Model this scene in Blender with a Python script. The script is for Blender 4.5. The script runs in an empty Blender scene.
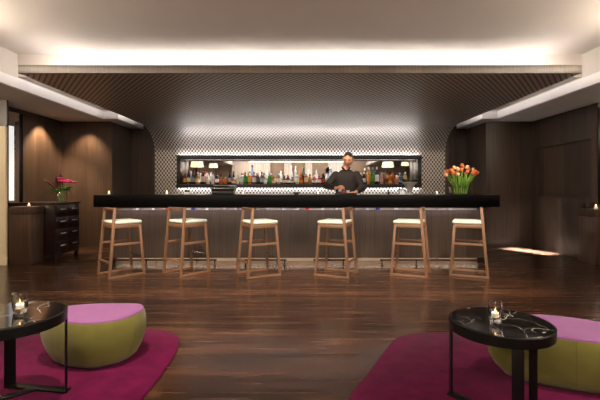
import bpy, bmesh, math, random
from mathutils import Vector, Matrix, Euler
random.seed(7)
C = bpy.context.scene.collection
SC = bpy.context.scene
H = 1.15                      # eye height

# ------------------------------------------------------------------ camera, world, exposure
cam_d = bpy.data.cameras.new('camera'); cam = bpy.data.objects.new('camera', cam_d); C.objects.link(cam)
cam.location = (0, 0, H); cam.rotation_euler = (math.pi/2, 0, 0)
cam_d.sensor_width = 36; cam_d.lens = 24; cam_d.shift_y = -11/600; cam_d.clip_start = .05
SC.camera = cam
SC.view_settings.view_transform = 'Standard'; SC.view_settings.look = 'None'
SC.view_settings.gamma = 1; SC.view_settings.use_curve_mapping = False
SC.view_settings.exposure = 1.15
w = bpy.data.worlds.new('world'); SC.world = w; w.use_nodes = True
w.node_tree.nodes['Background'].inputs[0].default_value = (1, .93, .86, 1)
w.node_tree.nodes['Background'].inputs[1].default_value = .01

WARM = (1, .86, .70); NEUT = (1, .93, .85); WHITE = (1, .97, .95)
def spot(loc, target, power, angle, blend=.5, col=WARM, radius=.04):
    d = bpy.data.lights.new('spot_lamp', 'SPOT'); d.energy = power*3; d.spot_size = math.radians(angle)
    d.spot_blend = blend; d.color = col; d.shadow_soft_size = radius
    o = bpy.data.objects.new('spot_lamp', d); C.objects.link(o); o.location = loc
    o.rotation_euler = (Vector(target)-Vector(loc)).to_track_quat('-Z', 'Y').to_euler()
    return o
def area(loc, target, sx, sy, power, col=NEUT):
    d = bpy.data.lights.new('area_lamp', 'AREA'); d.shape = 'RECTANGLE'; d.size = sx; d.size_y = sy
    d.energy = power; d.color = col
    o = bpy.data.objects.new('area_lamp', d); C.objects.link(o); o.location = loc
    o.rotation_euler = (Vector(target)-Vector(loc)).to_track_quat('-Z', 'Y').to_euler()
    return o

# area lamps added as fill around the viewpoint, and recessed ceiling downlights
area((0, -.6, 2.93), (0, 1.4, 0), 5.0, 1.6, 95, (1, .91, .80))
area((0, -3.4, 2.93), (0, -4.6, 1.6), 9.0, .4, 60, (1, .88, .78))
area((-5.2, 4.6, 2.47), (-5.0, 6.4, 1.4), .5, .3, 16, (1, .86, .70))
area((5.3, 4.6, 2.47), (5.0, 6.4, 1.4), .5, .3, 12, (1, .86, .70))
for x in (-2.41, -1.56, -.56, .49, 1.5, 2.28):
    spot((x*.9, 3.5, 2.95), (x, 5.45, .70), 46, 22, .7, WARM)
for x in (-2.0, -.7, .7, 2.0):
    spot((x, 3.3, 2.95), (x, 5.0, 0), 105, 44, .9, WARM)
spot((-1.0, 1.9, 2.95), (-1.30, 2.75, .1), 70, 36, .8, WARM)      # over the olive pouf
spot((-.9, 2.2, 2.95), (-.70, 3.5, 0), 36, 34, .9, WARM)  # added lamp, stands in for the bright sheen on the planks
spot((-2.2, 1.5, 2.95), (-2.0, 2.6, 0), 30, 50, .8, WARM)
spot((1.9, 1.7, 2.95), (1.75, 2.5, .2), 46, 36, .8, WARM)
spot((.35, 2.3, 2.95), (.05, 3.7, 0), 60, 50, .9, WARM)
spot((-4.52, 7.30, 2.47), (-4.66, 7.33, 1.0), 40, 95, .6, (1, .72, .48), .03)   # over the dresser
spot((-4.2, 7.72, 2.47), (-4.25, 7.9, 1.2), 20, 90, .8, (1, .72, .48), .03)
spot((2.55, 5.3, 2.47), (2.46, 6.25, 1.15), 16, 22, .6, (1, .86, .70), .03)      # over the tulips
spot((.55, 5.7, 2.47), (.83, 6.7, 1.45), 24, 34, .6, (1, .84, .68), .03)        # over the bartender
for sx in (-1, 1):                       # cove lamps along both soffit edges, beside and behind the viewpoint
    area((sx*3.72, .4, 2.70), (sx*2.2, .4, 3.2), 7.6, .06, 110, (1, .88, .74))
fp = area((4.25, 7.42, 2.485), (4.25, 7.42, 0), .34, .82, 42, (.72, .88, 1))       # added lamp standing in for a reflection on the floor by the panelled corner
fp.rotation_euler = (0, 0, math.radians(31)); fp.data.spread = math.radians(7)

# ------------------------------------------------------------------ materials
def lin(c):
    return tuple(((v/255)/12.92 if v/255 <= .04045 else ((v/255+.055)/1.055)**2.4) for v in c)
def newmat(name):
    m = bpy.data.materials.new(name); m.use_nodes = True
    nt = m.node_tree; b = nt.nodes['Principled BSDF']
    return m, nt, b
def P(name, rgb, rough=.5, metal=0, trans=0, coat=0, sheen=0, ior=1.45, noise=0, nscale=8, bump=0, spec=.5):
    m, nt, b = newmat(name)
    c = lin(rgb)
    b.inputs['Base Color'].default_value = (*c, 1)
    b.inputs['Roughness'].default_value = rough; b.inputs['Metallic'].default_value = metal
    b.inputs['Transmission Weight'].default_value = trans; b.inputs['Coat Weight'].default_value = coat
    b.inputs['Sheen Weight'].default_value = sheen; b.inputs['IOR'].default_value = ior
    b.inputs['Specular IOR Level'].default_value = spec
    if noise or bump:
        tc = nt.nodes.new('ShaderNodeTexCoord'); n = nt.nodes.new('ShaderNodeTexNoise')
        n.inputs['Scale'].default_value = nscale; n.inputs['Detail'].default_value = 5
        nt.links.new(tc.outputs['Object'], n.inputs['Vector'])
        if noise:
            r = nt.nodes.new('ShaderNodeValToRGB')
            r.color_ramp.elements[0].position = .3; r.color_ramp.elements[1].position = .7
            r.color_ramp.elements[0].color = (*[v*(1-noise) for v in c], 1)
            r.color_ramp.elements[1].color = (*[min(1, v*(1+noise)) for v in c], 1)
            nt.links.new(n.outputs['Fac'], r.inputs['Fac']); nt.links.new(r.outputs['Color'], b.inputs['Base Color'])
        if bump:
            bp = nt.nodes.new('ShaderNodeBump'); bp.inputs['Strength'].default_value = bump; bp.inputs['Distance'].default_value = .01
            nt.links.new(n.outputs['Fac'], bp.inputs['Height']); nt.links.new(bp.outputs['Normal'], b.inputs['Normal'])
    return m
def EM(name, rgb, strength):
    m, nt, b = newmat(name)
    b.inputs['Base Color'].default_value = (*lin(rgb), 1)
    b.inputs['Emission Color'].default_value = (*lin(rgb), 1); b.inputs['Emission Strength'].default_value = strength
    return m
def wood(name, dark, light, axis='Z', rough=.4, fine=60, coat=0, planks=None, seams=None, spec=.5):
    m, nt, b = newmat(name)
    tc = nt.nodes.new('ShaderNodeTexCoord'); mp = nt.nodes.new('ShaderNodeMapping')
    s = {'Z': (fine, fine, 1.2), 'X': (1.2, fine, fine), 'Y': (fine, 1.2, fine)}[axis]
    mp.inputs['Scale'].default_value = s
    n = nt.nodes.new('ShaderNodeTexNoise'); n.inputs['Scale'].default_value = 1; n.inputs['Detail'].default_value = 6; n.inputs['Roughness'].default_value = .65
    nt.links.new(tc.outputs['Object'], mp.inputs['Vector']); nt.links.new(mp.outputs['Vector'], n.inputs['Vector'])
    r = nt.nodes.new('ShaderNodeValToRGB'); r.color_ramp.elements[0].position = .32; r.color_ramp.elements[1].position = .68
    r.color_ramp.elements[0].color = (*lin(dark), 1); r.color_ramp.elements[1].color = (*lin(light), 1)
    nt.links.new(n.outputs['Fac'], r.inputs['Fac'])
    col = r.outputs['Color']
    if planks:
        br = nt.nodes.new('ShaderNodeTexBrick'); br.inputs['Scale'].default_value = 1
        br.inputs['Color1'].default_value = (.36, .33, .31, 1); br.inputs['Color2'].default_value = (1.3, 1.18, 1.1, 1)
        br.inputs['Mortar'].default_value = (.12, .1, .1, 1)
        br.inputs['Mortar Size'].default_value = .0015; br.inputs['Brick Width'].default_value = planks[0]; br.inputs['Row Height'].default_value = planks[1]
        br.offset = .37; br.inputs['Bias'].default_value = -.1
        nt.links.new(tc.outputs['Object'], br.inputs['Vector'])
        mx = nt.nodes.new('ShaderNodeMix'); mx.data_type = 'RGBA'; mx.blend_type = 'MULTIPLY'; mx.inputs[0].default_value = .85
        nt.links.new(col, mx.inputs[6]); nt.links.new(br.outputs['Color'], mx.inputs[7]); col = mx.outputs[2]
    if seams:
        sp = nt.nodes.new('ShaderNodeSeparateXYZ'); nt.links.new(tc.outputs['Object'], sp.inputs[0])
        ad = nt.nodes.new('ShaderNodeMath'); ad.operation = 'ADD'
        nt.links.new(sp.outputs[0], ad.inputs[0]); nt.links.new(sp.outputs[1], ad.inputs[1])
        dv = nt.nodes.new('ShaderNodeMath'); dv.operation = 'DIVIDE'; dv.inputs[1].default_value = seams; nt.links.new(ad.outputs[0], dv.inputs[0])
        fl = nt.nodes.new('ShaderNodeMath'); fl.operation = 'FLOOR'; nt.links.new(dv.outputs[0], fl.inputs[0])
        wn = nt.nodes.new('ShaderNodeTexWhiteNoise'); wn.noise_dimensions = '1D'; nt.links.new(fl.outputs[0], wn.inputs['W'])
        mr = nt.nodes.new('ShaderNodeMapRange'); mr.inputs[3].default_value = .72; mr.inputs[4].default_value = 1.12; nt.links.new(wn.outputs['Value'], mr.inputs[0])
        fr = nt.nodes.new('ShaderNodeMath'); fr.operation = 'FRACT'; nt.links.new(dv.outputs[0], fr.inputs[0])
        gt = nt.nodes.new('ShaderNodeMath'); gt.operation = 'GREATER_THAN'; gt.inputs[1].default_value = .012; nt.links.new(fr.outputs[0], gt.inputs[0])
        m2 = nt.nodes.new('ShaderNodeMapRange'); m2.inputs[3].default_value = .4; nt.links.new(gt.outputs[0], m2.inputs[0])
        mm = nt.nodes.new('ShaderNodeMath'); mm.operation = 'MULTIPLY'; nt.links.new(mr.outputs[0], mm.inputs[0]); nt.links.new(m2.outputs[0], mm.inputs[1])
        vm = nt.nodes.new('ShaderNodeVectorMath'); vm.operation = 'SCALE'; nt.links.new(col, vm.inputs[0]); nt.links.new(mm.outputs[0], vm.inputs['Scale']); col = vm.outputs[0]
    nt.links.new(col, b.inputs['Base Color'])
    b.inputs['Roughness'].default_value = rough; b.inputs['Coat Weight'].default_value = coat; b.inputs['Specular IOR Level'].default_value = spec
    if planks:
        rm = nt.nodes.new('ShaderNodeMapRange'); rm.inputs[1].default_value = .3; rm.inputs[2].default_value = .7; rm.inputs[3].default_value = .13; rm.inputs[4].default_value = .32
        nt.links.new(n.outputs['Fac'], rm.inputs[0]); nt.links.new(rm.outputs[0], b.inputs['Roughness'])
    if coat: b.inputs['Coat Roughness'].default_value = .18
    bp = nt.nodes.new('ShaderNodeBump'); bp.inputs['Strength'].default_value = .12; bp.inputs['Distance'].default_value = .004
    nt.links.new(n.outputs['Fac'], bp.inputs['Height']); nt.links.new(bp.outputs['Normal'], b.inputs['Normal'])
    return m
def thin_glass(name, tint=(1, 1, 1), refl=1.0):
    m = bpy.data.materials.new(name); m.use_nodes = True; nt = m.node_tree; nt.nodes.clear()
    out = nt.nodes.new('ShaderNodeOutputMaterial'); t = nt.nodes.new('ShaderNodeBsdfTransparent'); t.inputs[0].default_value = (*tint, 1)
    g = nt.nodes.new('ShaderNodeBsdfGlossy'); g.inputs['Roughness'].default_value = .04
    f = nt.nodes.new('ShaderNodeLayerWeight'); f.inputs['Blend'].default_value = .2
    mul = nt.nodes.new('ShaderNodeMath'); mul.operation = 'MULTIPLY'; mul.inputs[1].default_value = refl*.8
    mx = nt.nodes.new('ShaderNodeMixShader')
    nt.links.new(f.outputs['Facing'], mul.inputs[0]); nt.links.new(mul.outputs[0], mx.inputs[0])
    nt.links.new(t.outputs[0], mx.inputs[1]); nt.links.new(g.outputs[0], mx.inputs[2]); nt.links.new(mx.outputs[0], out.inputs[0])
    return m
def lattice_metal(name):
    """staggered round metal scales over a dark backing, laid out by the sheet's own UVs in metres"""
    m, nt, b = newmat(name)
    uv = nt.nodes.new('ShaderNodeUVMap')
    def cell(off):
        mp = nt.nodes.new('ShaderNodeMapping'); mp.inputs['Scale'].default_value = (1/.074, 1/.098, 1); mp.inputs['Location'].default_value = (off, off, 0)
        nt.links.new(uv.outputs[0], mp.inputs['Vector'])
        fr = nt.nodes.new('ShaderNodeVectorMath'); fr.operation = 'FRACTION'; nt.links.new(mp.outputs[0], fr.inputs[0])
        sb = nt.nodes.new('ShaderNodeVectorMath'); sb.operation = 'SUBTRACT'; sb.inputs[1].default_value = (.5, .5, 0); nt.links.new(fr.outputs[0], sb.inputs[0])
        ab = nt.nodes.new('ShaderNodeVectorMath'); ab.operation = 'LENGTH'; nt.links.new(sb.outputs[0], ab.inputs[0])
        return ab.outputs['Value']
    mn = nt.nodes.new('ShaderNodeMath'); mn.operation = 'MINIMUM'
    nt.links.new(cell(0), mn.inputs[0]); nt.links.new(cell(.5), mn.inputs[1])
    mk = nt.nodes.new('ShaderNodeMapRange'); mk.inputs[1].default_value = .27; mk.inputs[2].default_value = .34; mk.inputs[3].default_value = 1; mk.inputs[4].default_value = 0
    nt.links.new(mn.outputs[0], mk.inputs[0])
    r = nt.nodes.new('ShaderNodeMix'); r.data_type = 'RGBA'
    r.inputs[6].default_value = (*lin((24, 18, 14)), 1); r.inputs[7].default_value = (*lin((204, 194, 184)), 1)
    nt.links.new(mk.outputs[0], r.inputs[0]); nt.links.new(r.outputs[2], b.inputs['Base Color'])
    mt = nt.nodes.new('ShaderNodeMath'); mt.operation = 'MULTIPLY'; mt.inputs[1].default_value = .5
    nt.links.new(mk.outputs[0], mt.inputs[0]); nt.links.new(mt.outputs[0], b.inputs['Metallic'])
    b.inputs['Roughness'].default_value = .42
    hp = nt.nodes.new('ShaderNodeMapRange'); hp.inputs[1].default_value = 0; hp.inputs[2].default_value = .36; hp.inputs[3].default_value = 1; hp.inputs[4].default_value = 0
    nt.links.new(mn.outputs[0], hp.inputs[0])
    bp = nt.nodes.new('ShaderNodeBump'); bp.inputs['Strength'].default_value = .12; bp.inputs['Distance'].default_value = .006
    nt.links.new(hp.outputs[0], bp.inputs['Height']); nt.links.new(bp.outputs['Normal'], b.inputs['Normal'])
    return m
def marble(name):
    m, nt, b = newmat(name)
    tc = nt.nodes.new('ShaderNodeTexCoord')
    def vein(scale, off, wdt):
        mp = nt.nodes.new('ShaderNodeMapping'); mp.inputs['Location'].default_value = (off, off*.7, 0); nt.links.new(tc.outputs['Object'], mp.inputs['Vector'])
        n = nt.nodes.new('ShaderNodeTexNoise'); n.inputs['Scale'].default_value = scale; n.inputs['Detail'].default_value = 2; n.inputs['Roughness'].default_value = .4
        nt.links.new(mp.outputs[0], n.inputs['Vector'])
        s = nt.nodes.new('ShaderNodeMath'); s.operation = 'SUBTRACT'; s.inputs[1].default_value = .5; nt.links.new(n.outputs['Fac'], s.inputs[0])
        a = nt.nodes.new('ShaderNodeMath'); a.operation = 'ABSOLUTE'; nt.links.new(s.outputs[0], a.inputs[0])
        mr = nt.nodes.new('ShaderNodeMapRange'); mr.inputs[1].default_value = 0; mr.inputs[2].default_value = wdt; mr.inputs[3].default_value = 1; mr.inputs[4].default_value = 0
        nt.links.new(a.outputs[0], mr.inputs[0])
        # break the veins up
        n2 = nt.nodes.new('ShaderNodeTexNoise'); n2.inputs['Scale'].default_value = 5; nt.links.new(mp.outputs[0], n2.inputs['Vector'])
        m2 = nt.nodes.new('ShaderNodeMapRange'); m2.inputs[1].default_value = .42; m2.inputs[2].default_value = .52; nt.links.new(n2.outputs['Fac'], m2.inputs[0])
        mu = nt.nodes.new('ShaderNodeMath'); mu.operation = 'MULTIPLY'; nt.links.new(mr.outputs[0], mu.inputs[0]); nt.links.new(m2.outputs[0], mu.inputs[1])
        return mu.outputs[0]
    mxm = nt.nodes.new('ShaderNodeMath'); mxm.operation = 'MAXIMUM'
    nt.links.new(vein(3.2, 3.1, .0045), mxm.inputs[0]); nt.links.new(vein(5, 9.7, .0035), mxm.inputs[1])
    r = nt.nodes.new('ShaderNodeMix'); r.data_type = 'RGBA'; r.inputs[6].default_value = (*lin((16, 14, 13)), 1); r.inputs[7].default_value = (*lin((176, 170, 164)), 1)
    nt.links.new(mxm.outputs[0], r.inputs[0]); nt.links.new(r.outputs[2], b.inputs['Base Color'])
    b.inputs['Roughness'].default_value = .09
    return m

M = {}
M['floor'] = wood('floor_boards', (32, 21, 15), (90, 60, 42), 'X', .24, 22, .25, planks=(2.1, .085))
M['veneer'] = wood('dark_walnut_veneer', (48, 37, 28), (84, 65, 50), 'Z', .40, 70, 0, seams=.62)
M['barveneer'] = wood('bar_walnut_veneer', (41, 32, 26), (76, 60, 48), 'Z', .42, 80, 0, seams=.55)
M['fascia'] = wood('fascia_walnut', (52, 40, 30), (92, 74, 56), 'Z', .45, 60, 0, seams=.3)
M['pedwood'] = wood('pedestal_walnut', (44, 30, 21), (84, 58, 40), 'Z', .42, 60)
M['stoolwood'] = wood('stool_oak', (82, 57, 39), (124, 88, 61), 'Z', .42, 60)
M['stoolwoodx'] = wood('stool_oak_rail', (82, 57, 39), (124, 88, 61), 'X', .42, 60)
M['ceil'] = P('ceiling_paint', (206, 197, 187), .85, noise=.02, nscale=2)
M['soffit'] = P('soffit_paint', (196, 189, 180), .85, noise=.02, nscale=2)
M['trimw'] = P('cove_trim_paint', (225, 222, 220), .7, noise=.01)
M['cream'] = P('cream_paint', (216, 198, 164), .7, noise=.03, nscale=3)
M['taupe'] = P('taupe_wallpaper', (150, 132, 116), .8, noise=.06, nscale=3)
M['sheer'] = P('sheer_curtain_cloth', (214, 206, 200), .9, noise=.05)
M['lattice'] = lattice_metal('bronze_scale_lattice')
M['darkwood'] = P('near_black_wood', (34, 25, 21), .35, noise=.15, nscale=20)
M['bartop'] = P('black_lacquered_bar', (7, 6, 6), .38, noise=.1, nscale=30, spec=.12)
M['dresser'] = P('black_red_lacquer', (34, 17, 15), .28, noise=.15, nscale=14)
M['blackmetal'] = P('black_steel', (22, 19, 18), .38, metal=.6, noise=.1, nscale=40)
M['chrome'] = P('brushed_steel', (190, 186, 182), .22, metal=1, noise=.05, nscale=30)
M['satin'] = P('satin_silver', (214, 210, 204), .38, metal=.55, noise=.04, nscale=30)
M['plinth'] = P('brushed_plinth_panel', (196, 182, 168), .45, metal=.3, noise=.05, nscale=6)
M['mirror'] = P('mirror_silver', (226, 222, 218), .02, metal=1, noise=.005)
M['marble'] = marble('black_marble')
M['rug'] = P('magenta_pile', (78, 5, 44), .95, sheen=.02, spec=.08, noise=.22, nscale=9, bump=.5)
M['green'] = P('olive_velvet', (92, 86, 26),   .85, sheen=.12, noise=.16, nscale=7, bump=.15)
M['purple'] = P('mauve_felt', (110, 62, 106), .85, sheen=.05, noise=.05, nscale=14, bump=.1)
M['seat'] = P('pale_sage_fabric', (188, 190, 176), .85, noise=.14, nscale=60, bump=.2)
M['thickglass'] = P('thick_clear_glass', (250, 250, 250), .02, trans=1, ior=1.45, noise=.001)
M['glass'] = thin_glass('clear_thin_glass', (.97, .98, .97))
M['wax'] = P('white_wax', (240, 230, 210), .5, noise=.03)
M['flame'] = EM('candle_flame', (255, 190, 110), 12)
M['ledc'] = EM('cove_light', (255, 251, 252), 25)
M['leds'] = EM('slot_light', (255, 246, 242), 12)
M['ledn'] = EM('shelf_light', (250, 251, 255), 19)
M['ledu'] = EM('shelf_under_light', (248, 251, 255), 20)
M['ledi'] = EM('niche_inner_light', (255, 250, 246), 34)
M['ledb'] = EM('counter_light', (250, 240, 248), 17)
M['ledk'] = EM('plinth_light', (255, 226, 196), 4.5)
M['shade'] = EM('lamp_shade_cloth', (255, 236, 190), .8)
M['mirrorglow'] = EM('mirror_reflection_glow', (236, 240, 240), .32)  # glow that stands in for bright reflections in the side mirrors
M['skin'] = P('skin', (196, 142, 112), .5, noise=.05, nscale=20)
M['hair'] = P('dark_hair', (26, 19, 16), .5, noise=.3, nscale=80)
M['trouser'] = P('black_cloth', (20, 19, 20), .9, noise=.1)
M['stem'] = P('tulip_stem', (128, 166, 62), .5, noise=.12, nscale=20)
M['leaf'] = P('tulip_leaf', (104, 150, 58), .45, noise=.2, nscale=14)
M['darkleaf'] = P('dark_green_leaf', (62, 106, 48), .35, noise=.25, nscale=14)
M['redleaf'] = P('burgundy_leaf', (92, 22, 32), .4, noise=.25, nscale=14)
M['pink'] = P('pink_petal', (226, 64, 134), .5, noise=.15, nscale=20)
M['cap'] = P('black_cap', (18, 17, 17), .35, noise=.05)
M['plastic'] = P('black_plastic', (20, 20, 21), .35, noise=.05)
M['white'] = P('white_ceramic', (228, 226, 222), .3, noise=.02)

# shirt: dark brown with thin vertical pinstripes
m_, nt_, b_ = newmat('pinstripe_shirt')
tc_ = nt_.nodes.new('ShaderNodeTexCoord'); wv_ = nt_.nodes.new('ShaderNodeTexWave'); wv_.bands_direction = 'X'; wv_.inputs['Scale'].default_value = 14; wv_.inputs['Distortion'].default_value = .3
nt_.links.new(tc_.outputs['Object'], wv_.inputs['Vector']); rp_ = nt_.nodes.new('ShaderNodeValToRGB')
rp_.color_ramp.elements[0].position = .7; rp_.color_ramp.elements[0].color = (*lin((22, 16, 13)), 1)
rp_.color_ramp.elements[1].position = 1; rp_.color_ramp.elements[1].color = (*lin((50, 39, 33)), 1)
nt_.links.new(wv_.outputs['Fac'], rp_.inputs[0]); nt_.links.new(rp_.outputs[0], b_.inputs['Base Color']); b_.inputs['Roughness'].default_value = .85
M['shirt'] = m_

# ------------------------------------------------------------------ mesh helpers
class MB:
    def __init__(s): s.bm = bmesh.new()
    def box(s, x0, x1, y0, y1, z0, z1, bevel=0):
        t = bmesh.new(); bmesh.ops.create_cube(t, size=1)
        for v in t.verts: v.co = ((x0+x1)/2+v.co.x*(x1-x0), (y0+y1)/2+v.co.y*(y1-y0), (z0+z1)/2+v.co.z*(z1-z0))
        if bevel: bmesh.ops.bevel(t, geom=list(t.edges), offset=bevel, segments=2, affect='EDGES', profile=.5)
        return s.add(t)
    def add(s, t, mat=None):
        if mat is not None: bmesh.ops.transform(t, matrix=mat, verts=t.verts)
        me = bpy.data.meshes.new('tmp'); t.to_mesh(me); t.free(); s.bm.from_mesh(me); bpy.data.meshes.remove(me); return s
    def bar(s, p0, p1, wd, th, side=(1, 0, 0), bevel=.003, over=0):
        """rectangular bar p0->p1; wd is measured along 'side'"""
        p0 = Vector(p0); p1 = Vector(p1); ax = (p1-p0).normalized(); L = (p1-p0).length+2*over
        sd = Vector(side); sd = (sd-ax*sd.dot(ax)).normalized(); n = ax.cross(sd)
        t = bmesh.new(); bmesh.ops.create_cube(t, size=1)
        for v in t.verts: v.co = (v.co.x*wd, v.co.y*th, v.co.z*L)
        if bevel: bmesh.ops.bevel(t, geom=list(t.edges), offset=bevel, segments=2, affect='EDGES', profile=.5)
        mt = Matrix((( sd.x, n.x, ax.x, 0), (sd.y, n.y, ax.y, 0), (sd.z, n.z, ax.z, 0), (0, 0, 0, 1)))
        return s.add(t, Matrix.Translation((p0+p1)/2) @ mt)
    def tube(s, pts, r, n=8, cap=True):
        pts = [Vector(p) for p in pts]; rings = []
        rr = r if isinstance(r, (list, tuple)) else [r]*len(pts)
        up = None
        for i, p in enumerate(pts):
            d = (pts[min(i+1, len(pts)-1)]-pts[max(i-1, 0)]).normalized()
            if up is None: up = Vector((0, 0, 1)) if abs(d.z) < .9 else Vector((1, 0, 0))
            a = (up-d*up.dot(d)).normalized(); up = a; b = d.cross(a)
            rings.append([s.bm.verts.new(p+(a*math.cos(t)+b*math.sin(t))*rr[i]) for t in [2*math.pi*k/n for k in range(n)]])
        for i in range(len(rings)-1):
            for k in range(n): s.bm.faces.new((rings[i][k], rings[i][(k+1) % n], rings[i+1][(k+1) % n], rings[i+1][k]))
        if cap: s.bm.faces.new(rings[0][::-1]); s.bm.faces.new(rings[-1])
        return s
    def lathe(s, prof, n=20, c=(0, 0, 0), sx=1, sy=1):
        rings = []
        for r, z in prof:
            if r < 1e-5: rings.append([s.bm.verts.new((c[0], c[1], c[2]+z))])
            else: rings.append([s.bm.verts.new((c[0]+sx*r*math.cos(2*math.pi*k/n), c[1]+sy*r*math.sin(2*math.pi*k/n), c[2]+z)) for k in range(n)])
        for A, B in zip(rings, rings[1:]):
            for k in range(n):
                a = [A[0]] if len(A) == 1 else [A[k], A[(k+1) % n]]
                b = [B[0]] if len(B) == 1 else [B[(k+1) % n], B[k]]
                f = a+b
                if len(f) > 2: s.bm.faces.new(f)
        return s
    def loft(s, rings, cap0=True, cap1=True):
        R = [[s.bm.verts.new(p) for p in r] for r in rings]; n = len(R[0])
        for A, B in zip(R, R[1:]):
            for k in range(n): s.bm.faces.new((A[k], A[(k+1) % n], B[(k+1) % n], B[k]))
        if cap0: s.bm.faces.new(R[0][::-1])
        if cap1: s.bm.faces.new(R[-1])
        return s
    def ball(s, c, rx, ry, rz, u=12, v=8, rot=None):
        t = bmesh.new(); bmesh.ops.create_uvsphere(t, u_segments=u, v_segments=v, radius=1)
        m = Matrix.Translation(c) @ (rot.to_4x4() if rot else Matrix.Identity(4)) @ Matrix.Diagonal((rx, ry, rz, 1))
        return s.add(t, m)
    def build(s, name, mat, parent=None, ang=35, loc=None):
        bmesh.ops.recalc_face_normals(s.bm, faces=s.bm.faces)
        me = bpy.data.meshes.new(name); s.bm.to_mesh(me); s.bm.free()
        me.materials.append(mat)
        for p in me.polygons: p.use_smooth = True
        me.set_sharp_from_angle(angle=math.radians(ang))
        o = bpy.data.objects.new(name, me); C.objects.link(o)
        if parent: o.parent = parent
        if loc: o.location = loc
        return o
def tag(o, label, cat, group=None, kind=None):
    o['label'] = label; o['category'] = cat
    if group: o['group'] = group
    if kind: o['kind'] = kind
    return o
def thing(name, label, cat, loc=(0, 0, 0), rz=0, group=None):
    o = bpy.data.objects.new(name, None); C.objects.link(o); o.location = loc; o.rotation_euler = (0, 0, rz); o.empty_display_size = .1
    return tag(o, label, cat, group)
def struct(name, mb, mat, label=None, cat=None, ang=35):
    o = mb.build(name, mat, None, ang); o['kind'] = 'structure'
    if label: o['label'] = label; o['category'] = cat
    return o
def dup(o, parent=None):
    c = o.copy(); C.objects.link(c)
    if parent: c.parent = parent
    for ch in list(o.children): dup(ch, c)
    return c

# ------------------------------------------------------------------ the room
struct('floor', MB().box(-6.2, 6.2, -4.6, 9.4, -.05, 0), M['floor'], 'dark brown glossy plank floor', 'floor')
CEIL = 2.97
struct('ceiling', MB().box(-6.2, 6.2, -4.6, 5.4, CEIL, CEIL+.1), M['ceil'], 'pale plaster ceiling in front of the bar canopy', 'ceiling')
b = MB(); b.box(-3.95, 3.95, 5.4, 5.5, 2.66, CEIL+.1)
struct('trim_1', b, M['ceil'], 'white bulkhead face above canopy washed by cove light', 'trim')
struct('trim_2', MB().box(-3.95, 3.95, 5.5, 9.4, 2.66, 2.72), M['ceil'], 'lowered ceiling over the canopy', 'ceiling')
SOF = 2.5
for sgn, nm, side in ((-1, 'trim_3', 'dresser'), (1, 'trim_4', 'tulip')):
    X = lambda a, c: (min(sgn*a, sgn*c), max(sgn*a, sgn*c))
    b = MB(); x0, x1 = X(3.81, 6.2); b.box(x0, x1, -4.6, 8.05, SOF, CEIL-.001)
    x0, x1 = X(3.53, 6.2); b.box(x0, x1, 7.7, 9.4, SOF+.001, CEIL-.002)
    struct(nm, b, M['soffit'], 'lowered grey ceiling strip on the %s side of the room' % side, 'ceiling')
    b = MB(); x0, x1 = X(3.78, 3.84); b.box(x0, x1, -4.6, 7.669, SOF-.002, SOF+.135)
    x0, x1 = X(3.50, 3.56); b.box(x0, x1, 7.67, 8.945, SOF-.002, SOF+.135)
    x0, x1 = X(3.561, 3.84); b.box(x0, x1, 7.67, 7.699, SOF-.002, SOF+.135)
    struct('trim_5' if sgn < 0 else 'trim_6', b, M['trimw'], 'white lit cove edge on the %s side of the canopy' % side, 'trim')
# dark walnut walls
struct('wall_left', MB().box(-4.9, -4.75, 6.4, 8.2, 0, SOF-.012), M['veneer'], 'dark walnut wall behind the dresser', 'wall')
struct('wall_back_left', MB().box(-4.9, -3.76, 8.0, 9.4, 0, SOF-.012), M['veneer'], 'dark walnut wall block beside the dresser', 'wall')
struct('wall_back_left_recess', MB().box(-3.77, -3.2, 8.95, 9.4, 0, 2.66), M['veneer'], 'dark walnut recess beside the metal wall', 'wall')
struct('wall_back_right', MB().box(3.72, 4.8, 8.0, 9.4, 0, SOF-.012), M['veneer'], 'dark walnut wall block beyond the tulips', 'wall')
struct('wall_back_right_recess', MB().box(3.2, 3.73, 8.95, 9.4, 0, 2.66), M['veneer'], 'dark walnut recess behind the tulips', 'wall')
# right wall with a shallow recessed panel
b = MB()
b.box(4.65, 4.8, 6.28, 8.05, 0, 1.0); b.box(4.65, 4.8, 6.28, 8.05, 1.95, SOF-.012)
b.box(4.65, 4.8, 6.28, 6.40, 1.0, 1.95); b.box(4.65, 4.8, 7.86, 8.05, 1.0, 1.95); b.box(4.69, 4.8, 6.38, 7.88, .99, 1.96)
struct('wall_right', b, M['veneer'], 'dark walnut wall with a shallow recessed panel', 'wall')
# shadow gap under the soffit
struct('trim_7', MB().box(-4.85, -4.755, 6.42, 8.15, SOF-.012, SOF).box(-4.8, -3.8, 8.005, 8.15, SOF-.012, SOF), M['cap'])
struct('trim_8', MB().box(4.655, 4.75, 6.3, 8.15, SOF-.012, SOF).box(3.8, 4.75, 8.005, 8.15, SOF-.012, SOF), M['cap'])
# cream pier and header at the edge of the opening
b = MB(); b.box(-6.2, -4.455, 6.05, 6.09, 0, 2.10)
struct('wall_left_pier', b, M['cream'], 'cream painted pier beside the walnut pedestal', 'wall')
b = MB(); b.box(-6.2, -4.42, 6.02, 6.05, 0, .12, .004); b.box(-6.2, -4.435, 6.03, 6.05, .12, .15, .004)
struct('baseboard_left', b, M['cream'])
struct('trim_9', MB().box(-6.2, -4.44, 6.055, 6.09, 2.10, SOF), M['veneer'])
struct('trim_10', MB().box(4.655, 6.2, 6.25, 6.29, 0, SOF), M['veneer'])
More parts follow.
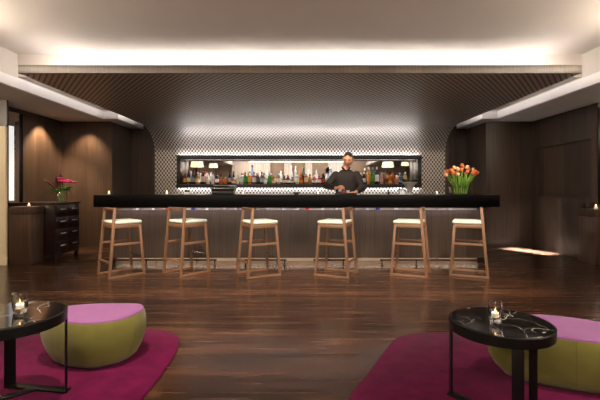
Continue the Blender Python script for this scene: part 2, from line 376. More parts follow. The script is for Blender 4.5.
# rest of the room behind the viewpoint, seen in the bar mirror
struct('wall_far_left', MB().box(-6.2, -6.1, -4.6, 6.1, 0, CEIL), M['taupe'])
struct('wall_far_right', MB().box(6.1, 6.2, -4.6, 6.3, 0, CEIL), M['veneer'])
struct('wall_rear', MB().box(-6.2, 6.2, -4.7, -4.6, 0, CEIL), M['taupe'])
struct('wall_back', MB().box(-3.4, 3.4, 9.25, 9.4, 0, 2.66), M['veneer'])
b = MB()
def curtain(x0, x1, y=-4.5):
    n = int((x1-x0)/.04); ring = [(x0+(x1-x0)*i/n, y+.03*math.sin(i*1.5)) for i in range(n+1)]
    mb = MB(); lo = [mb.bm.verts.new((x, yy, .02)) for x, yy in ring]; hi = [mb.bm.verts.new((x, yy, 2.85)) for x, yy in ring]
    for i in range(n): mb.bm.faces.new((lo[i], lo[i+1], hi[i+1], hi[i]))
    o = mb.build('curtain', M['sheer'], ang=80); sm = o.modifiers.new('thickness', 'SOLIDIFY'); sm.thickness = .006
    return o
for i, (a, c) in enumerate(((-5.9, -4.9), (-3.9, -1.7), (-.9, -.5), (.3, .7), (1.6, 2.9))):
    tag(curtain(a, c), ['white sheer curtain in the corner opposite the bar', 'widest white sheer curtain on wall facing the bar', 'narrow pale curtain facing the bar, nearer the dresser side', 'narrow pale curtain facing the bar, nearer the tulip side', 'broad pale curtain facing the bar beside the dark wall'][i], 'curtain', 'curtains opposite the bar')
def floor_lamp(x, y, z, wd, label):
    t = thing('floor_lamp', label, 'lamp', (x, y, 0), 0, 'tall floor lamps')
    MB().lathe([(0, 0), (.16, 0), (.16, .02), (.03, .035), (.012, .05), (0, .05)], 24).build('base', M['blackmetal'], t)
    MB().tube([(0, 0, .04), (0, 0, z+.05)], .011, 10).build('pole', M['blackmetal'], t)
    r = wd/2; h = wd*.22
    MB().lathe([(r, -h), (r*.84, h), (r*.82, h), (r*.98, -h), (r, -h)], 32, (0, 0, z)).build('lamp_shade', M['shade'], t)
floor_lamp(-4.35, 1.5, 2.2, .55, 'tall floor lamp with the largest cream shade, reflected above the bottles')
floor_lamp(-3.9, .4, 2.2, .40, 'tall floor lamp with cream shade, reflected beside the larger shade')
floor_lamp(3.67, 1.7, 2.17, .5, 'tall floor lamp with cream shade reflected above amber bottles')
floor_lamp(4.6, .9, 2.25, .34, 'tall floor lamp with smallest cream shade reflected near silver bowl')

# ------------------------------------------------------------------ canopy: flat mesh ceiling curving down into the back wall
CW = 3.24
can = thing('bar_canopy', 'curved bronze scale patterned canopy sweeping from above the bar into back wall', 'canopy')
prof = [(4.63, 2.484)]
for i in range(1, 19): prof.append((4.63+(8.15-4.63)*i/18, 2.484))
for i in range(1, 15):
    a = i/14*math.pi/2
    prof.append((8.15+.78*math.sin(a), 1.93+.554*math.cos(a)))
NT, NB = 1.887, 1.20           # niche opening
prof += [(8.93, NT), (8.93, 1.66), (8.93, 1.43), (8.93, NB), (8.93, .95), (8.93, .02)]
xs = [-CW, -2.72, 2.68, CW]
bm = bmesh.new(); uvl = bm.loops.layers.uv.new('UVMap')
arc = [0]
for p, q in zip(prof, prof[1:]): arc.append(arc[-1]+math.dist(p, q))
gv = [[bm.verts.new((x, p[0], p[1])) for x in xs] for p in prof]
for i in range(len(prof)-1):
    hole = prof[i][1] <= NT+1e-4 and prof[i+1][1] >= NB-1e-4
    for k in range(3):
        if hole and k == 1: continue
        f = bm.faces.new((gv[i][k], gv[i][k+1], gv[i+1][k+1], gv[i+1][k]))
        f.smooth = True
        for l, (ii, kk) in zip(f.loops, ((i, k), (i, k+1), (i+1, k+1), (i+1, k))): l[uvl].uv = (xs[kk], arc[ii])
me = bpy.data.meshes.new('metal_sheet'); bm.to_mesh(me); bm.free(); me.materials.append(M['lattice'])
sheet = bpy.data.objects.new('metal_sheet', me); C.objects.link(sheet); sheet.parent = can
# slab above the sheet with its dark edges
b = MB()
def back(p, q, t=.075):
    return None
outer = [(y, z+.088) for y, z in prof[:19]]
for i in range(1, 15):
    a = i/14*math.pi/2; outer.append((8.15+.86*math.sin(a), 1.93+.642*math.cos(a)))
outer.append((9.01, .02))
inner = [(y, z+.004) for y, z in prof[:19]]+[(8.15+.785*math.sin(i/14*math.pi/2), 1.93+.558*math.cos(i/14*math.pi/2)) for i in range(1, 15)]+[(8.935, .02)]
for sgn in (-1, 1):
    mb = MB(); rings = []
    for (a, c) in zip(inner, outer):
        x0, x1 = sgn*CW, sgn*(CW-.02)
        rings.append([(x0, a[0], a[1]), (x1, a[0], a[1]), (x1, c[0], c[1]), (x0, c[0], c[1])])
    mb.loft(rings); mb.build('side_edge', M['darkwood'], can)
mb = MB(); mb.box(-CW+.02, CW-.02, 4.63, 8.15, 2.552, 2.572); mb.build('top_board', M['darkwood'], can)
MB().box(-CW-.003, CW+.003, 4.60, 4.63, 2.482, 2.577, .002).build('fascia', M['fascia'], can)
MB().box(-3.235, 3.235, 5.19, 5.194, 2.574, 2.625).build('light_strip', M['ledc'], can)
MB().box(-3.238, 3.238, 5.17, 5.186, 2.572, 2.632).build('light_blocker', M['darkwood'], can)  # added unseen board, blocks the strip's light towards the front ceiling
for sgn in (-1, 1):
    MB().box(min(sgn*3.10, sgn*3.13), max(sgn*3.10, sgn*3.13), 4.75, 8.1, 2.574, 2.600).build('light_strip', M['leds'], can)

# ------------------------------------------------------------------ niche with mirror
ni = thing('back_bar_niche', 'long dark framed mirrored bottle niche in the bronze scale wall', 'shelf', (0, 0, 0))
b = MB(); b.box(-2.74, 2.70, 8.86, 8.98, 1.81, 1.887, .003); b.box(-2.74, 2.70, 8.86, 8.874, 1.886, 1.902, .002); b.box(-2.74, 2.70, 9.03, 9.04, 1.80, 1.835); b.box(-2.74, -2.655, 8.88, 9.22, 1.255, 1.835, .003); b.box(2.615, 2.70, 8.88, 9.22, 1.255, 1.835, .003)  # top and rear lips added to hide the light strips
b.box(-2.74, 2.70, 8.98, 9.22, 1.83, 1.86)
b.build('frame', M['darkwood'], ni)
MB().box(-2.74, 2.70, 8.85, 9.22, 1.20, 1.26, .003).build('shelf_board', M['darkwood'], ni)
MB().box(-2.655, 2.615, 9.205, 9.22, 1.26, 1.83).build('mirror_glass', M['mirror'], ni)
MB().box(-2.70, 2.66, 8.880, 8.905, 1.888, 1.896).build('light_strip', M['ledn'], ni)
MB().box(-2.74, 2.70, 8.85, 8.858, 1.175, 1.202).build('shelf_lip', M['darkwood'], ni)
MB().box(-2.70, 2.66, 8.880, 8.905, 1.190, 1.199).build('light_strip', M['ledu'], ni)
MB().box(-2.62, 2.58, 8.99, 9.015, 1.820, 1.829).build('light_strip', M['ledi'], ni)
MB().box(-2.655, 2.615, 9.10, 9.203, 1.261, 1.31).build('step_board', M['darkwood'], ni)
# back counter under the niche
bc = thing('back_counter', 'dark counter along the wall behind the bar', 'counter')
MB().box(-3.0, 3.0, 8.45, 8.92, .08, .86).build('body', M['darkwood'], bc)
MB().box(-3.02, 3.02, 8.42, 8.925, .86, .90, .004).build('worktop', M['bartop'], bc)
MB().box(-2.98, 2.98, 8.5, 8.92, 0, .08).build('plinth', M['cap'], bc)

# ------------------------------------------------------------------ the bar
bar = thing('bar_counter', 'long bar with thick black top and walnut front lit from beneath', 'bar', (0, 0, 0))
BX0, BX1 = -3.09, 2.99
MB().box(BX0, BX1, 5.98, 6.62, .879, 1.06, .004).build('counter_top', M['bartop'], bar)
MB().box(BX0+.12, BX1-.12, 6.21, 6.25, .08, .824).build('front_panel', M['barveneer'], bar)
for x0, x1 in ((BX0+.12, BX0+.16), (BX1-.16, BX1-.12)):
    MB().box(x0, x1, 6.25, 6.62, .08, .879).build('end_panel', M['barveneer'], bar)
MB().box(BX0+.16, BX1-.16, 6.25, 6.60, .79, .82).build('shelf_board', M['darkwood'], bar)
MB().box(BX0+.16, BX1-.16, 6.40, 6.41, .8205, .8785).build('gap_reflector', M['plinth'], bar)  # pale reflector added to brighten the gap under the top
MB().box(BX0+.16, BX1-.16, 6.58, 6.62, .0, .79).build('back_panel', M['darkwood'], bar)
n = 9; L = (BX1-BX0-.3)/n
for i in range(n):
    MB().box(BX0+.15+i*L+.006, BX0+.15+(i+1)*L-.006, 6.40, 6.44, 0, .08).build('plinth_panel', M['plinth'], bar)
MB().box(BX0+.16, BX1-.16, 6.40, 6.60, .08, .10).build('bottom_board', M['darkwood'], bar)
MB().box(BX0+.2, BX1-.2, 6.086, 6.10, .871, .8785).build('light_strip', M['ledb'], bar)
MB().box(BX0+.1, BX1-.1, 6.074, 6.082, .862, .8785).build('light_shield', M['darkwood'], bar)  # added lip, keeps the strip's glare out of the floor reflection
MB().box(BX0+.2, BX1-.2, 6.27, 6.29, .085, .095).build('light_strip', M['ledk'], bar)
for i, (a, c) in enumerate(((-2.85, -1.25), (-.85, -.2), (.2, .68), (1.2, 2.8))):
    fr = thing('foot_rail', ['low dark foot rail under the two stools nearest the dresser', 'short dark foot rail behind the third stool from dresser', 'shortest dark foot rail behind the stool facing the bartender', 'low dark foot rail under the two stools nearest the tulips'][i], 'foot rail', (0, 0, 0), 0, 'foot rails along the bar')
    MB().tube([(a, 6.0, .085), (c, 6.0, .085)], .012, 10).build('rail', M['blackmetal'], fr)
    k = max(2, int((c-a)/.5)+1)
    for j in range(k):
        x = a+.03+(c-a-.06)*j/(k-1)
        bb = MB(); bb.tube([(x, 6.0, .085), (x, 6.0, .006)], .009, 8); bb.lathe([(0, 0), (.025, 0), (.025, .006), (0, .006)], 12, (x, 6.0, 0)); bb.build('post', M['blackmetal'], fr)

# glasses stored in the gap under the bar top
cols = [((214, 214, 212), 'clear'), ((70, 90, 190), 'blue'), ((196, 60, 40), 'red'), ((230, 222, 210), 'white'), ((120, 90, 60), 'amber')]
seq = [0, 3, 2, 0, 1, 3, 3, 0, 4, 0, 0, 3, 2, 3, 0, 4, 0, 1, 3, 0, 2, 0, 3]
ordw = ['first', 'second', 'third', 'fourth', 'fifth', 'sixth', 'seventh', 'eighth', 'ninth', 'tenth', 'eleventh', 'twelfth', 'thirteenth', 'fourteenth', 'fifteenth', 'sixteenth', 'seventeenth', 'eighteenth', 'nineteenth', 'twentieth', 'twenty-first', 'twenty-second', 'twenty-third', 'twenty-fourth', 'twenty-fifth', 'twenty-sixth', 'twenty-seventh', 'twenty-eighth', 'twenty-ninth', 'thirtieth', 'thirty-first', 'thirty-second', 'thirty-third', 'thirty-fourth', 'thirty-fifth', 'thirty-sixth', 'thirty-seventh', 'thirty-eighth', 'thirty-ninth', 'fortieth', 'forty-first', 'forty-second', 'forty-third', 'forty-fourth', 'forty-fifth', 'forty-sixth', 'forty-seventh', 'forty-eighth', 'forty-ninth', 'fiftieth']
tm = [P('tumbler_'+c[1], c[0], .2, noise=.02) for c in cols]
for i, s in enumerate(seq):
    x = -2.55+i*.225+random.uniform(-.05, .05)
    o = MB().lathe([(0, 0), (.03, 0), (.034, .05), (.031, .05), (.028, .006), (0, .006)], 14).build('tumbler', tm[s], loc=(x, 6.33+random.uniform(-.03, .05), .8205))
    tag(o, 'small %s tumbler, %s from the dresser end in the gap under the bar top' % (cols[s][1], ordw[i]), 'glass', 'tumblers under the bar top')

# ------------------------------------------------------------------ bar stools
def make_stool():
    t = thing('bar_stool', 'x', 'bar stool', (0, 0, 0), 0, 'bar stools along the bar')
    W = .205; W2 = .185                     # half width at floor / at seat
    bx0, bx1 = -.225, -.165                 # back leg foot / seat
    fx0, fx1 = .225, .175
    ZT = .90
    def lerp(z, a, c, z1=.70): return a+(c-a)*z/z1
    sec = .030
    for s in (-1, 1):
        m = MB(); m.bar((bx0, s*W, .0), (lerp(ZT, bx0, bx1+.0), s*lerp(ZT, W, W2), ZT), .036, .026, (1, 0, 0), .004); m.build('leg', M['stoolwood'], t)
        m = MB(); m.bar((fx0, s*W, .0), (fx1, s*W2, .675), .034, .026, (1, 0, 0), .004); m.build('leg', M['stoolwood'], t)
        m = MB(); m.bar((bx0-.016, s*W, .0145), (fx0+.016, s*W, .0145), .026, .029, (0, 1, 0), .004); m.build('runner', M['stoolwoodx'], t)
        z = .43
        m = MB(); m.bar((lerp(z, bx0, bx1), s*lerp(z, W, W2), z), (lerp(z, fx0, fx1), s*lerp(z, W, W2), z), .018, .030, (0, 1, 0), .003); m.build('side_rail', M['stoolwoodx'], t)
        m = MB(); m.bar((bx1, s*W2, .665), (fx1, s*W2, .665), .020, .045, (0, 1, 0), .003); m.build('seat_rail', M['stoolwoodx'], t)
    for x in (bx1, fx1):
        m = MB(); m.bar((x, -W2, .665), (x, W2, .665), .020, .045, (1, 0, 0), .003); m.build('seat_rail', M['stoolwoodx'], t)
    z = .20
    m = MB(); m.bar((lerp(z, bx0, bx1), -lerp(z, W, W2), z), (lerp(z, bx0, bx1), lerp(z, W, W2), z), .020, .028, (1, 0, 0), .003); m.build('back_stretcher', M['stoolwoodx'], t)
    z = .25
    m = MB(); m.tube([(lerp(z, fx0, fx1), -lerp(z, W, W2), z), (lerp(z, fx0, fx1), lerp(z, W, W2), z)], .009, 10); m.build('foot_bar', M['chrome'], t)
    bxt = lerp(ZT, bx0, bx1); wt = lerp(ZT, W, W2)
    m = MB(); m.bar((bxt, -wt-.013, ZT-.012), (bxt, wt+.013, ZT-.012), .034, .030, (1, 0, 0), .006); m.build('top_rail', M['stoolwoodx'], t)
    m = MB(); m.box(-.165, .205, -.198, .198, .690, .734, .018); m.build('seat', M['seat'], t, 50)
    return t
stools = [(-2.41, 5.39, 45, 'oak bar stool with pale seat nearest the dresser end of the bar'),
          (-1.56, 5.50, 50, 'oak bar stool with pale seat, second from the dresser end'),
          (-.56, 5.38, 28, 'oak bar stool with pale seat third from the dresser end'),
          (.49, 5.39, 157, 'oak bar stool with pale seat standing in front of the bartender'),
          (1.50, 5.42, 157, 'oak bar stool with pale seat, second from the tulip end'),
          (2.28, 5.39, 156, 'oak bar stool with pale seat standing nearest the tulips')]
st0 = make_stool()
for i, (x, y, a, lb) in enumerate(stools):
    o = st0 if i == 0 else dup(st0)
    o.location = (x, y, 0); o.rotation_euler = (0, 0, math.radians(a)); o['label'] = lb

# ------------------------------------------------------------------ bottles in the niche
def bottle_profile(kind, h, r):
    if kind == 'wine':  p = [(0, 0), (r, 0), (r, .58), (r*.9, .66), (r*.42, .76), (r*.36, .80), (r*.36, .93), (0, .93)]
    elif kind == 'slim': p = [(0, 0), (r*.85, 0), (r*.88, .5), (r*.6, .64), (r*.36, .74), (r*.33, .93), (0, .93)]
    elif kind == 'squat': p = [(0, 0), (r*1.15, 0), (r*1.25, .12), (r*1.22, .5), (r*.95, .64), (r*.45, .72), (r*.42, .9), (0, .9)]
    else: p = [(0, 0), (r, 0), (r, .66), (r*.93, .70), (r*.45, .76), (r*.42, .92), (0, .92)]
    return [(a, z*h) for a, z in p]
bm_cache = {}
def gm(rgb, kind):
    k = (rgb, kind)
    if k not in bm_cache:
        if kind == 'glass': bm_cache[k] = P('bottle_glass', rgb, .10, trans=.3, noise=.03)
        else: bm_cache[k] = P('bottle_paper', rgb, .55, noise=.06)
    return bm_cache[k]
COL = {'black': (20, 18, 17), 'dark red': (84, 20, 18), 'amber': (190, 104, 30), 'clear': (226, 226, 220), 'green': (52, 140, 40), 'dark green': (26, 50, 26),
       'gold': (206, 150, 60), 'blue': (120, 150, 200), 'navy': (30, 34, 84), 'brown': (80, 44, 22), 'pink': (216, 168, 156), 'red': (170, 34, 30),
       'cream': (232, 216, 172), 'white': (236, 234, 230), 'yellow': (226, 190, 60), 'orange': (226, 132, 36), 'grey': (150, 150, 158), 'silver': (190, 190, 192)}
def bottle(x, y, z, kind, h, r, g, l, cp, label, group):
    ob = MB().lathe(bottle_profile(kind, h, r), 16).build('bottle', gm(COL[g], 'glass'), loc=(x, y, z))
    tag(ob, label, 'bottle', group)
    f = {'wine': (.16, .46), 'slim': (.14, .44), 'squat': (.16, .46), 'square': (.16, .54)}[kind]
    rr = {'wine': 1, 'slim': .885, 'squat': 1.255, 'square': 1}[kind]*r+.0008
    if l: MB().lathe([(rr, f[0]*h), (rr, f[1]*h), (rr-.0006, f[1]*h), (rr-.0006, f[0]*h), (rr, f[0]*h)], 16).build('label', gm(COL[l], 'paper'), ob)
    rn = r*(.36 if kind == 'slim' else .46)
    MB().lathe([(0, h*.86), (rn, h*.86), (rn, h), (0, h)], 12).build('cap', gm(COL[cp], 'paper'), ob)
B = [(184.6, 'wine', .26, 'brown', 'orange', 'orange'), (188.6, 'wine', .31, 'black', 'cream', 'red'), (193.2, 'wine', .30, 'black', 'grey', 'black'), (198, 'wine', .27, 'gold', 'cream', 'white'),
     (203, 'square', .31, 'black', 'pink', 'red'), (208, 'wine', .27, 'clear', 'cream', 'green'), (212.8, 'slim', .25, 'clear', 'pink', 'red'), (216.8, 'wine', .24, 'black', 'white', 'black'),
     (221, 'squat', .16, 'amber', None, 'amber'), (225.6, 'squat', .16, 'amber', None, 'cream'), (229.8, 'slim', .31, 'black', 'grey', 'black'), (233.6, 'squat', .15, 'amber', 'cream', 'cream'),
     (237.6, 'wine', .22, 'clear', 'cream', 'silver'), (241.6, 'square', .24, 'clear', 'white', 'red'), (245.2, 'wine', .27, 'green', 'green', 'green'), (249.6, 'square', .28, 'orange', 'yellow', 'black'),
     (254, 'square', .27, 'red', 'white', 'black'), (258, 'wine', .25, 'black', None, 'silver'), (261.8, 'wine', .27, 'black', 'silver', 'black'), (265.3, 'square', .2, 'cream', 'white', 'white'),
     (269.5, 'wine', .26, 'green', 'green', 'white'), (273.6, 'squat', .18, 'gold', 'cream', 'gold'), (278.6, 'square', .24, 'gold', 'clear', 'silver'), (283.8, 'squat', .20, 'brown', 'cream', 'black'),
     (287.8, 'wine', .2, 'dark red', 'white', 'red'), (292.2, 'squat', .16, 'brown', 'cream', 'black'), (297.3, 'square', .25, 'clear', 'white', 'green'), (301.4, 'wine', .2, 'amber', 'orange', 'black'),
     (306, 'square', .27, 'amber', 'cream', 'white'), (310, 'wine', .22, 'gold', 'amber', 'black'), (314.6, 'squat', .2, 'red', 'white', 'white'), (319.4, 'squat', .22, 'red', 'white', 'silver'),
     (323.6, 'wine', .24, 'brown', 'red', 'black'), (327.4, 'slim', .25, 'clear', 'cream', 'white'), (331.2, 'square', .31, 'clear', 'white', 'blue'), (335.4, 'wine', .26, 'green', 'cream', 'white'),
     (340, 'wine', .28, 'clear', 'white', 'white'), (345, 'square', .26, 'amber', 'cream', 'black'), (350, 'wine', .27, 'brown', 'gold', 'black'), (355, 'wine', .26, 'clear', 'cream', 'white'),
     (359.6, 'squat', .24, 'cream', 'white', 'white'), (364, 'wine', .27, 'black', 'white', 'white'), (368.6, 'square', .38, 'gold', 'orange', 'white'), (372.6, 'wine', .38, 'green', 'green', 'silver'),
     (376.8, 'square', .38, 'navy', 'white', 'white'), (381.6, 'wine', .27, 'pink', 'pink', 'cream'), (386.4, 'wine', .27, 'amber', 'brown', 'black'), (389.8, 'squat', .15, 'gold', 'yellow', 'green'),
     (393, 'slim', .30, 'amber', 'red', 'red'), (396.8, 'wine', .24, 'pink', 'amber', 'black'), (400.6, 'square', .25, 'navy', 'blue', 'black'), (405.2, 'square', .27, 'cream', 'yellow', 'white')]
NB_ = len(B)
for i, (px, kind, h, g, l, cp) in enumerate(B):
    y = 8.96+(.012 if i % 2 else -.02); x = (px-300)*y/400
    r = .039 if kind != 'squat' else .036
    if i < NB_/2: pos = '%s from the dresser end' % ordw[i]
    else: pos = '%s from the tulip end' % ordw[NB_-1-i]
    if l and l != g: lb = '%s bottle with %s label, %s, front row of mirrored shelf' % (g, l, pos)
    else: lb = 'plain %s bottle, %s, front row of mirrored shelf' % (g, pos)
    bottle(x, y, 1.2605, kind, h, r, g, l, cp, lb, 'bottles in the front row of the mirrored shelf')
B2 = [(191, 'clear', 'silver', .3), (200.5, 'clear', 'red', .29), (206, 'pink', 'red', .29), (211, 'clear', 'grey', .27), (243, 'clear', 'red', .24), (252, 'blue', 'navy', .44), (260, 'clear', 'white', .33), (267.5, 'clear', 'white', .34), (281, 'clear', 'cream', .30),
      (291.5, 'clear', 'white', .42), (295.5, 'clear', 'silver', .42), (299.8, 'amber', 'red', .40), (303.6, 'dark green', 'green', .42), (308.4, 'clear', 'white', .34), (316.5, 'clear', 'silver', .33), (330, 'blue', 'white', .40), (337.5, 'clear', 'white', .40), (384, 'brown', 'black', .28), (391, 'amber', 'black', .28)]
N2 = len(B2)
for i, (px, g, cp, h) in enumerate(B2):
    y = 9.145; x = (px-300)*y/400
    pos = '%s from the dresser end' % ordw[i] if i < N2/2 else '%s from the tulip end' % ordw[N2-1-i]
    bottle(x, y, 1.3105, 'slim' if i % 2 else 'wine', h-.05, .036, g, None, cp, 'tall %s bottle, %s, back row against the mirror' % (g, pos), 'bottles in the back row of the mirrored shelf')

# ------------------------------------------------------------------ candles
def candle(loc, r, h, label, big=False):
    t = thing('candle_holder', label, 'candle', loc, 0, 'candles in glass tumblers')
    wall = .004 if big else .002
    MB().lathe([(0, 0), (r*.80, 0), (r*.86, .006), (r, h*.5), (r*.97, h), (r*.97-wall, h), (r-wall, h*.5), (r*.72, h*.26), (r*.5, h*.22), (0, h*.22)] if big else
               [(0, 0), (r*.85, 0), (r, h), (r-wall, h), (r*.85-wall, .004), (0, .004)], 24).build('glass_cup', M['thickglass' if big else 'glass'], t)
    z0 = h*.24 if big else .006
    rw = r*.5 if big else r*.7; hw = h*.2 if big else h*.35
    MB().lathe([(0, z0), (rw, z0), (rw, z0+hw), (0, z0+hw)], 16).build('wax', M['wax'], t)
    fs = h*(.10 if big else .26)
    MB().lathe([(0, z0+hw+.001), (fs*.32, z0+hw+fs*.4), (fs*.25, z0+hw+fs*.8), (0, z0+hw+fs*1.6)], 10).build('flame', M['flame'], t)
    pl = bpy.data.lights.new('candle_lamp', 'POINT'); pl.energy = .35 if big else .2; pl.color = (1, .6, .28); pl.shadow_soft_size = .006
    po = bpy.data.objects.new('candle_lamp', pl); C.objects.link(po); po.location = (loc[0], loc[1], loc[2]+h*1.02)
    return t

# ------------------------------------------------------------------ marble side tables
def side_table(cx, cy, zt, rot, label):
    t = thing('side_table', label, 'table', (cx, cy, 0), rot, 'round black marble side tables')
    R = .26
    MB().lathe([(0, zt-.022), (R-.010, zt-.022), (R-.010, zt-.003), (R-.013, zt), (0, zt)], 72).build('marble_top', M['marble'], t, 40)
    MB().lathe([(R, zt-.055), (R+.002, zt-.006), (R-.002, zt-.002), (R-.009, zt-.002), (R-.009, zt-.055), (R, zt-.055)], 72).build('rim', M['blackmetal'], t, 40)
    A = math.radians(171); Bq = math.radians(261)
    pa = Vector((math.cos(A), math.sin(A), 0))*(R-.006); pb = Vector((math.cos(Bq), math.sin(Bq), 0))*(R-.006); pc = Vector((.11, -.12, 0))
    for p, tan, wd in ((pa, Vector((-math.sin(A), math.cos(A), 0)), .05), (pb, Vector((-math.sin(Bq), math.cos(Bq), 0)), .056), (pc, Vector((1, 0, 0)), .042)):
        top = zt-.05 if p is not pc else zt-.022
        MB().bar(p+Vector((0, 0, .0)), p+Vector((0, 0, top)), wd, .010, tan, .003).build('leg', M['blackmetal'], t)
    q = (pa+pb)/2
    side = (pb-pa).cross(Vector((0, 0, 1)))
    mb = MB(); mb.bar(pa+Vector((0, 0, .006)), pb+Vector((0, 0, .006)), .05, .012, side, .003, .01); mb.build('base_bar', M['blackmetal'], t)
    mb = MB(); mb.bar(q+Vector((0, 0, .006)), pc+Vector((0, 0, .006)), .05, .011, (pc-q).cross(Vector((0, 0, 1))), .003, .005); mb.build('base_bar', M['blackmetal'], t)
    return t
RUGH = .016
side_table(1.085, 2.17, .42, 0, 'round black marble side table on the darker rug, beside the half hidden pouf').location.z = RUGH*0+.0165
side_table(-1.515, 2.09, .48, math.radians(-135), 'taller round black marble side table cut by the photo edge, before the whole pouf').location.z = .0165
candle((1.048, 2.147, .4368), .036, .115, 'glass tumbler with lit candle on the fully visible marble side table', True)
candle((-1.477, 2.11, .4968), .037, .105, 'glass tumbler with lit candle on the cut off marble side table', True)

# ------------------------------------------------------------------ poufs and rugs
def spline(pts, n=72):
    out = []; k = len(pts)
    for i in range(n):
        u = i/n*k; j = int(u); f = u-j
        p0, p1, p2, p3 = [Vector(pts[(j+d) % k]) for d in (-1, 0, 1, 2)]
        out.append(.5*((2*p1)+(p2-p0)*f+(2*p0-5*p1+4*p2-p3)*f*f+(3*p1-p0-3*p2+p3)*f**3))
    return out
def pouf(pts, zt, label):
    o = spline(pts); c = sum(o, Vector((0, 0)))/len(o)
    t = thing('pouf', label, 'pouf', (c.x, c.y, RUGH+.001), 0, 'low olive and mauve poufs')
    o = [p-c for p in o]
    def ring(sc, z): return [(p.x*sc, p.y*sc, z) for p in o]
    prof = [(.55, 0), (.74, .004), (.86, .03), (.96, .08), (1.03, .14), (1.055, .20), (1.045, .25), (1.015, zt-.012), (.995, zt)]
    mb = MB(); mb.loft([ring(s, z) for s, z in prof]); mb.build('velvet_base', M['green'], t, 60)
    mb = MB(); mb.loft([ring(s, z) for s, z in ((.99, zt-.004), (.985, zt+.006), (.965, zt+.012), (.8, zt+.012), (.4, zt+.009), (.05, zt+.008))]); mb.build('felt_top', M['purple'], t, 60)
    # stitched seams on the front and sides
    for k in (10, 34, 58):
        mb = MB(); mb.tube([(o[k].x*s*1.001, o[k].y*s*1.001, z) for s, z in prof[1:]], .0022, 6); mb.build('seam', M['green'], t)
    return t
pouf([(-1.10, 2.82), (-1.075, 2.70), (-1.12, 2.57), (-1.19, 2.50), (-1.29, 2.46), (-1.43, 2.475), (-1.60, 2.54), (-1.70, 2.66), (-1.66, 2.80), (-1.50, 2.87), (-1.30, 2.885), (-1.16, 2.875)], .30, 'low olive velvet pouf with mauve top fully visible on the brighter magenta rug')
pouf([(1.17, 2.38), (1.41, 2.235), (1.61, 2.155), (1.82, 2.11), (1.97, 2.12), (2.05, 2.22), (2.0, 2.36), (1.86, 2.478), (1.69, 2.594), (1.48, 2.635), (1.25, 2.56)], .30, 'low olive velvet pouf with mauve top, half outside the photo behind a marble table')
def rug(pts, label):
    o = spline(pts, 120)
    mb = MB(); mb.loft([[(p.x, p.y, z) for p in [q*1 for q in o]] for z in (.0005, RUGH-.004)]+[[(p.x+(c_.x-p.x)*.004, p.y+(c_.y-p.y)*.004, RUGH) for p in o for c_ in [sum(o, Vector((0, 0)))/len(o)]]])
    tag(mb.build('rug', M['rug'], None, 60), label, 'rug', 'magenta rugs')
rug([(-.86, 2.18), (-.855, 2.54), (-.875, 2.85), (-.94, 3.08), (-1.06, 3.19), (-1.28, 3.24), (-1.8, 3.17), (-2.3, 3.07), (-2.9, 2.9), (-3.1, 2.4), (-3.0, 1.4), (-2.2, 1.15), (-1.3, 1.2), (-.9, 1.5)], 'bright magenta rug under the fully visible pouf')
rug([(.27, 2.18), (.41, 2.45), (.55, 2.72), (.70, 3.0), (.80, 3.10), (.95, 3.15), (1.2, 3.18), (1.9, 3.2), (2.6, 3.0), (2.9, 2.4), (2.7, 1.3), (1.6, 1.1), (.5, 1.25), (.15, 1.7)], 'dark magenta rug under the half hidden pouf')

# ------------------------------------------------------------------ left side furniture
pd = thing('pedestal', 'walnut pedestal beside the cream pier and the dresser', 'pedestal', (-4.28, 6.2, 0), 0, 'walnut pedestals')
def pedestal(t, hx, hy, h):
    MB().box(-hx, hx, -hy, hy, 0, h-.12, .003).build('body', M['pedwood'], t)
    MB().box(-hx+.006, hx-.006, -hy+.006, hy-.006, h-.12, h-.108).build('groove', M['cap'], t)
    MB().box(-hx, hx, -hy, hy, h-.108, h, .003).build('top_block', M['pedwood'], t)
pd.location = (-4.27, 6.25, 0); pedestal(pd, .17, .155, .878)
candle((-4.16, 6.14, .8785), .032, .07, 'small glass tea light on the pedestal beside the dresser')
mp = thing('wall_mirror', 'tall narrow mirror in black frame above the pedestal near cream pier', 'mirror', (-4.75, 6.6, 0), 0)
b = MB(); b.box(.002, .045, -.16, -.135, .92, 2.44, .003); b.box(.002, .045, .17, .20, .92, 2.44, .003); b.box(.002, .045, -.16, .20, .90, .93, .003); b.box(.002, .045, -.16, .20, 2.42, 2.45, .003)
b.build('frame', M['blackmetal'], mp)
MB().box(.002, .02, -.135, .17, .93, 2.42).build('mirror_glass', M['mirror'], mp)
MB().box(.02, .032, -.115, .0, .96, 2.18).build('bright_reflection', M['mirrorglow'], mp)  # bright reflection in the mirror, put in as a glowing sheet
dr = thing('dresser', 'dark lacquered eight drawer dresser with flowers on top', 'dresser', (-4.3, 6.78, 0))
MB().box(-.36, .36, -.35, .35, .08, .90, .003).build('body', M['dresser'], dr)
MB().box(-.37, .385, -.36, .36, .90, .93, .003).build('top', M['dresser'], dr)
for sx in (-.33, .33):
    for sy in (-.32, .32): MB().box(sx-.025, sx+.025, sy-.025, sy+.025, 0, .08, .002).build('leg', M['dresser'], dr)
for r in range(4):
    for k in range(2):
        y0 = -.335+k*.34; z0 = .105+r*.197
        d = MB().box(.361, .377, y0, y0+.33, z0, z0+.187, .003).build('drawer', M['dresser'], dr)
        hb = MB(); hb.bar((.394, y0+.10, z0+.12), (.394, y0+.23, z0+.12), .010, .018, (1, 0, 0), .002); hb.box(.376, .392, y0+.105, y0+.112, z0+.116, z0+.124); hb.box(.376, .392, y0+.218, y0+.225, z0+.116, z0+.124)
        hb.build('handle', M['satin'], d)
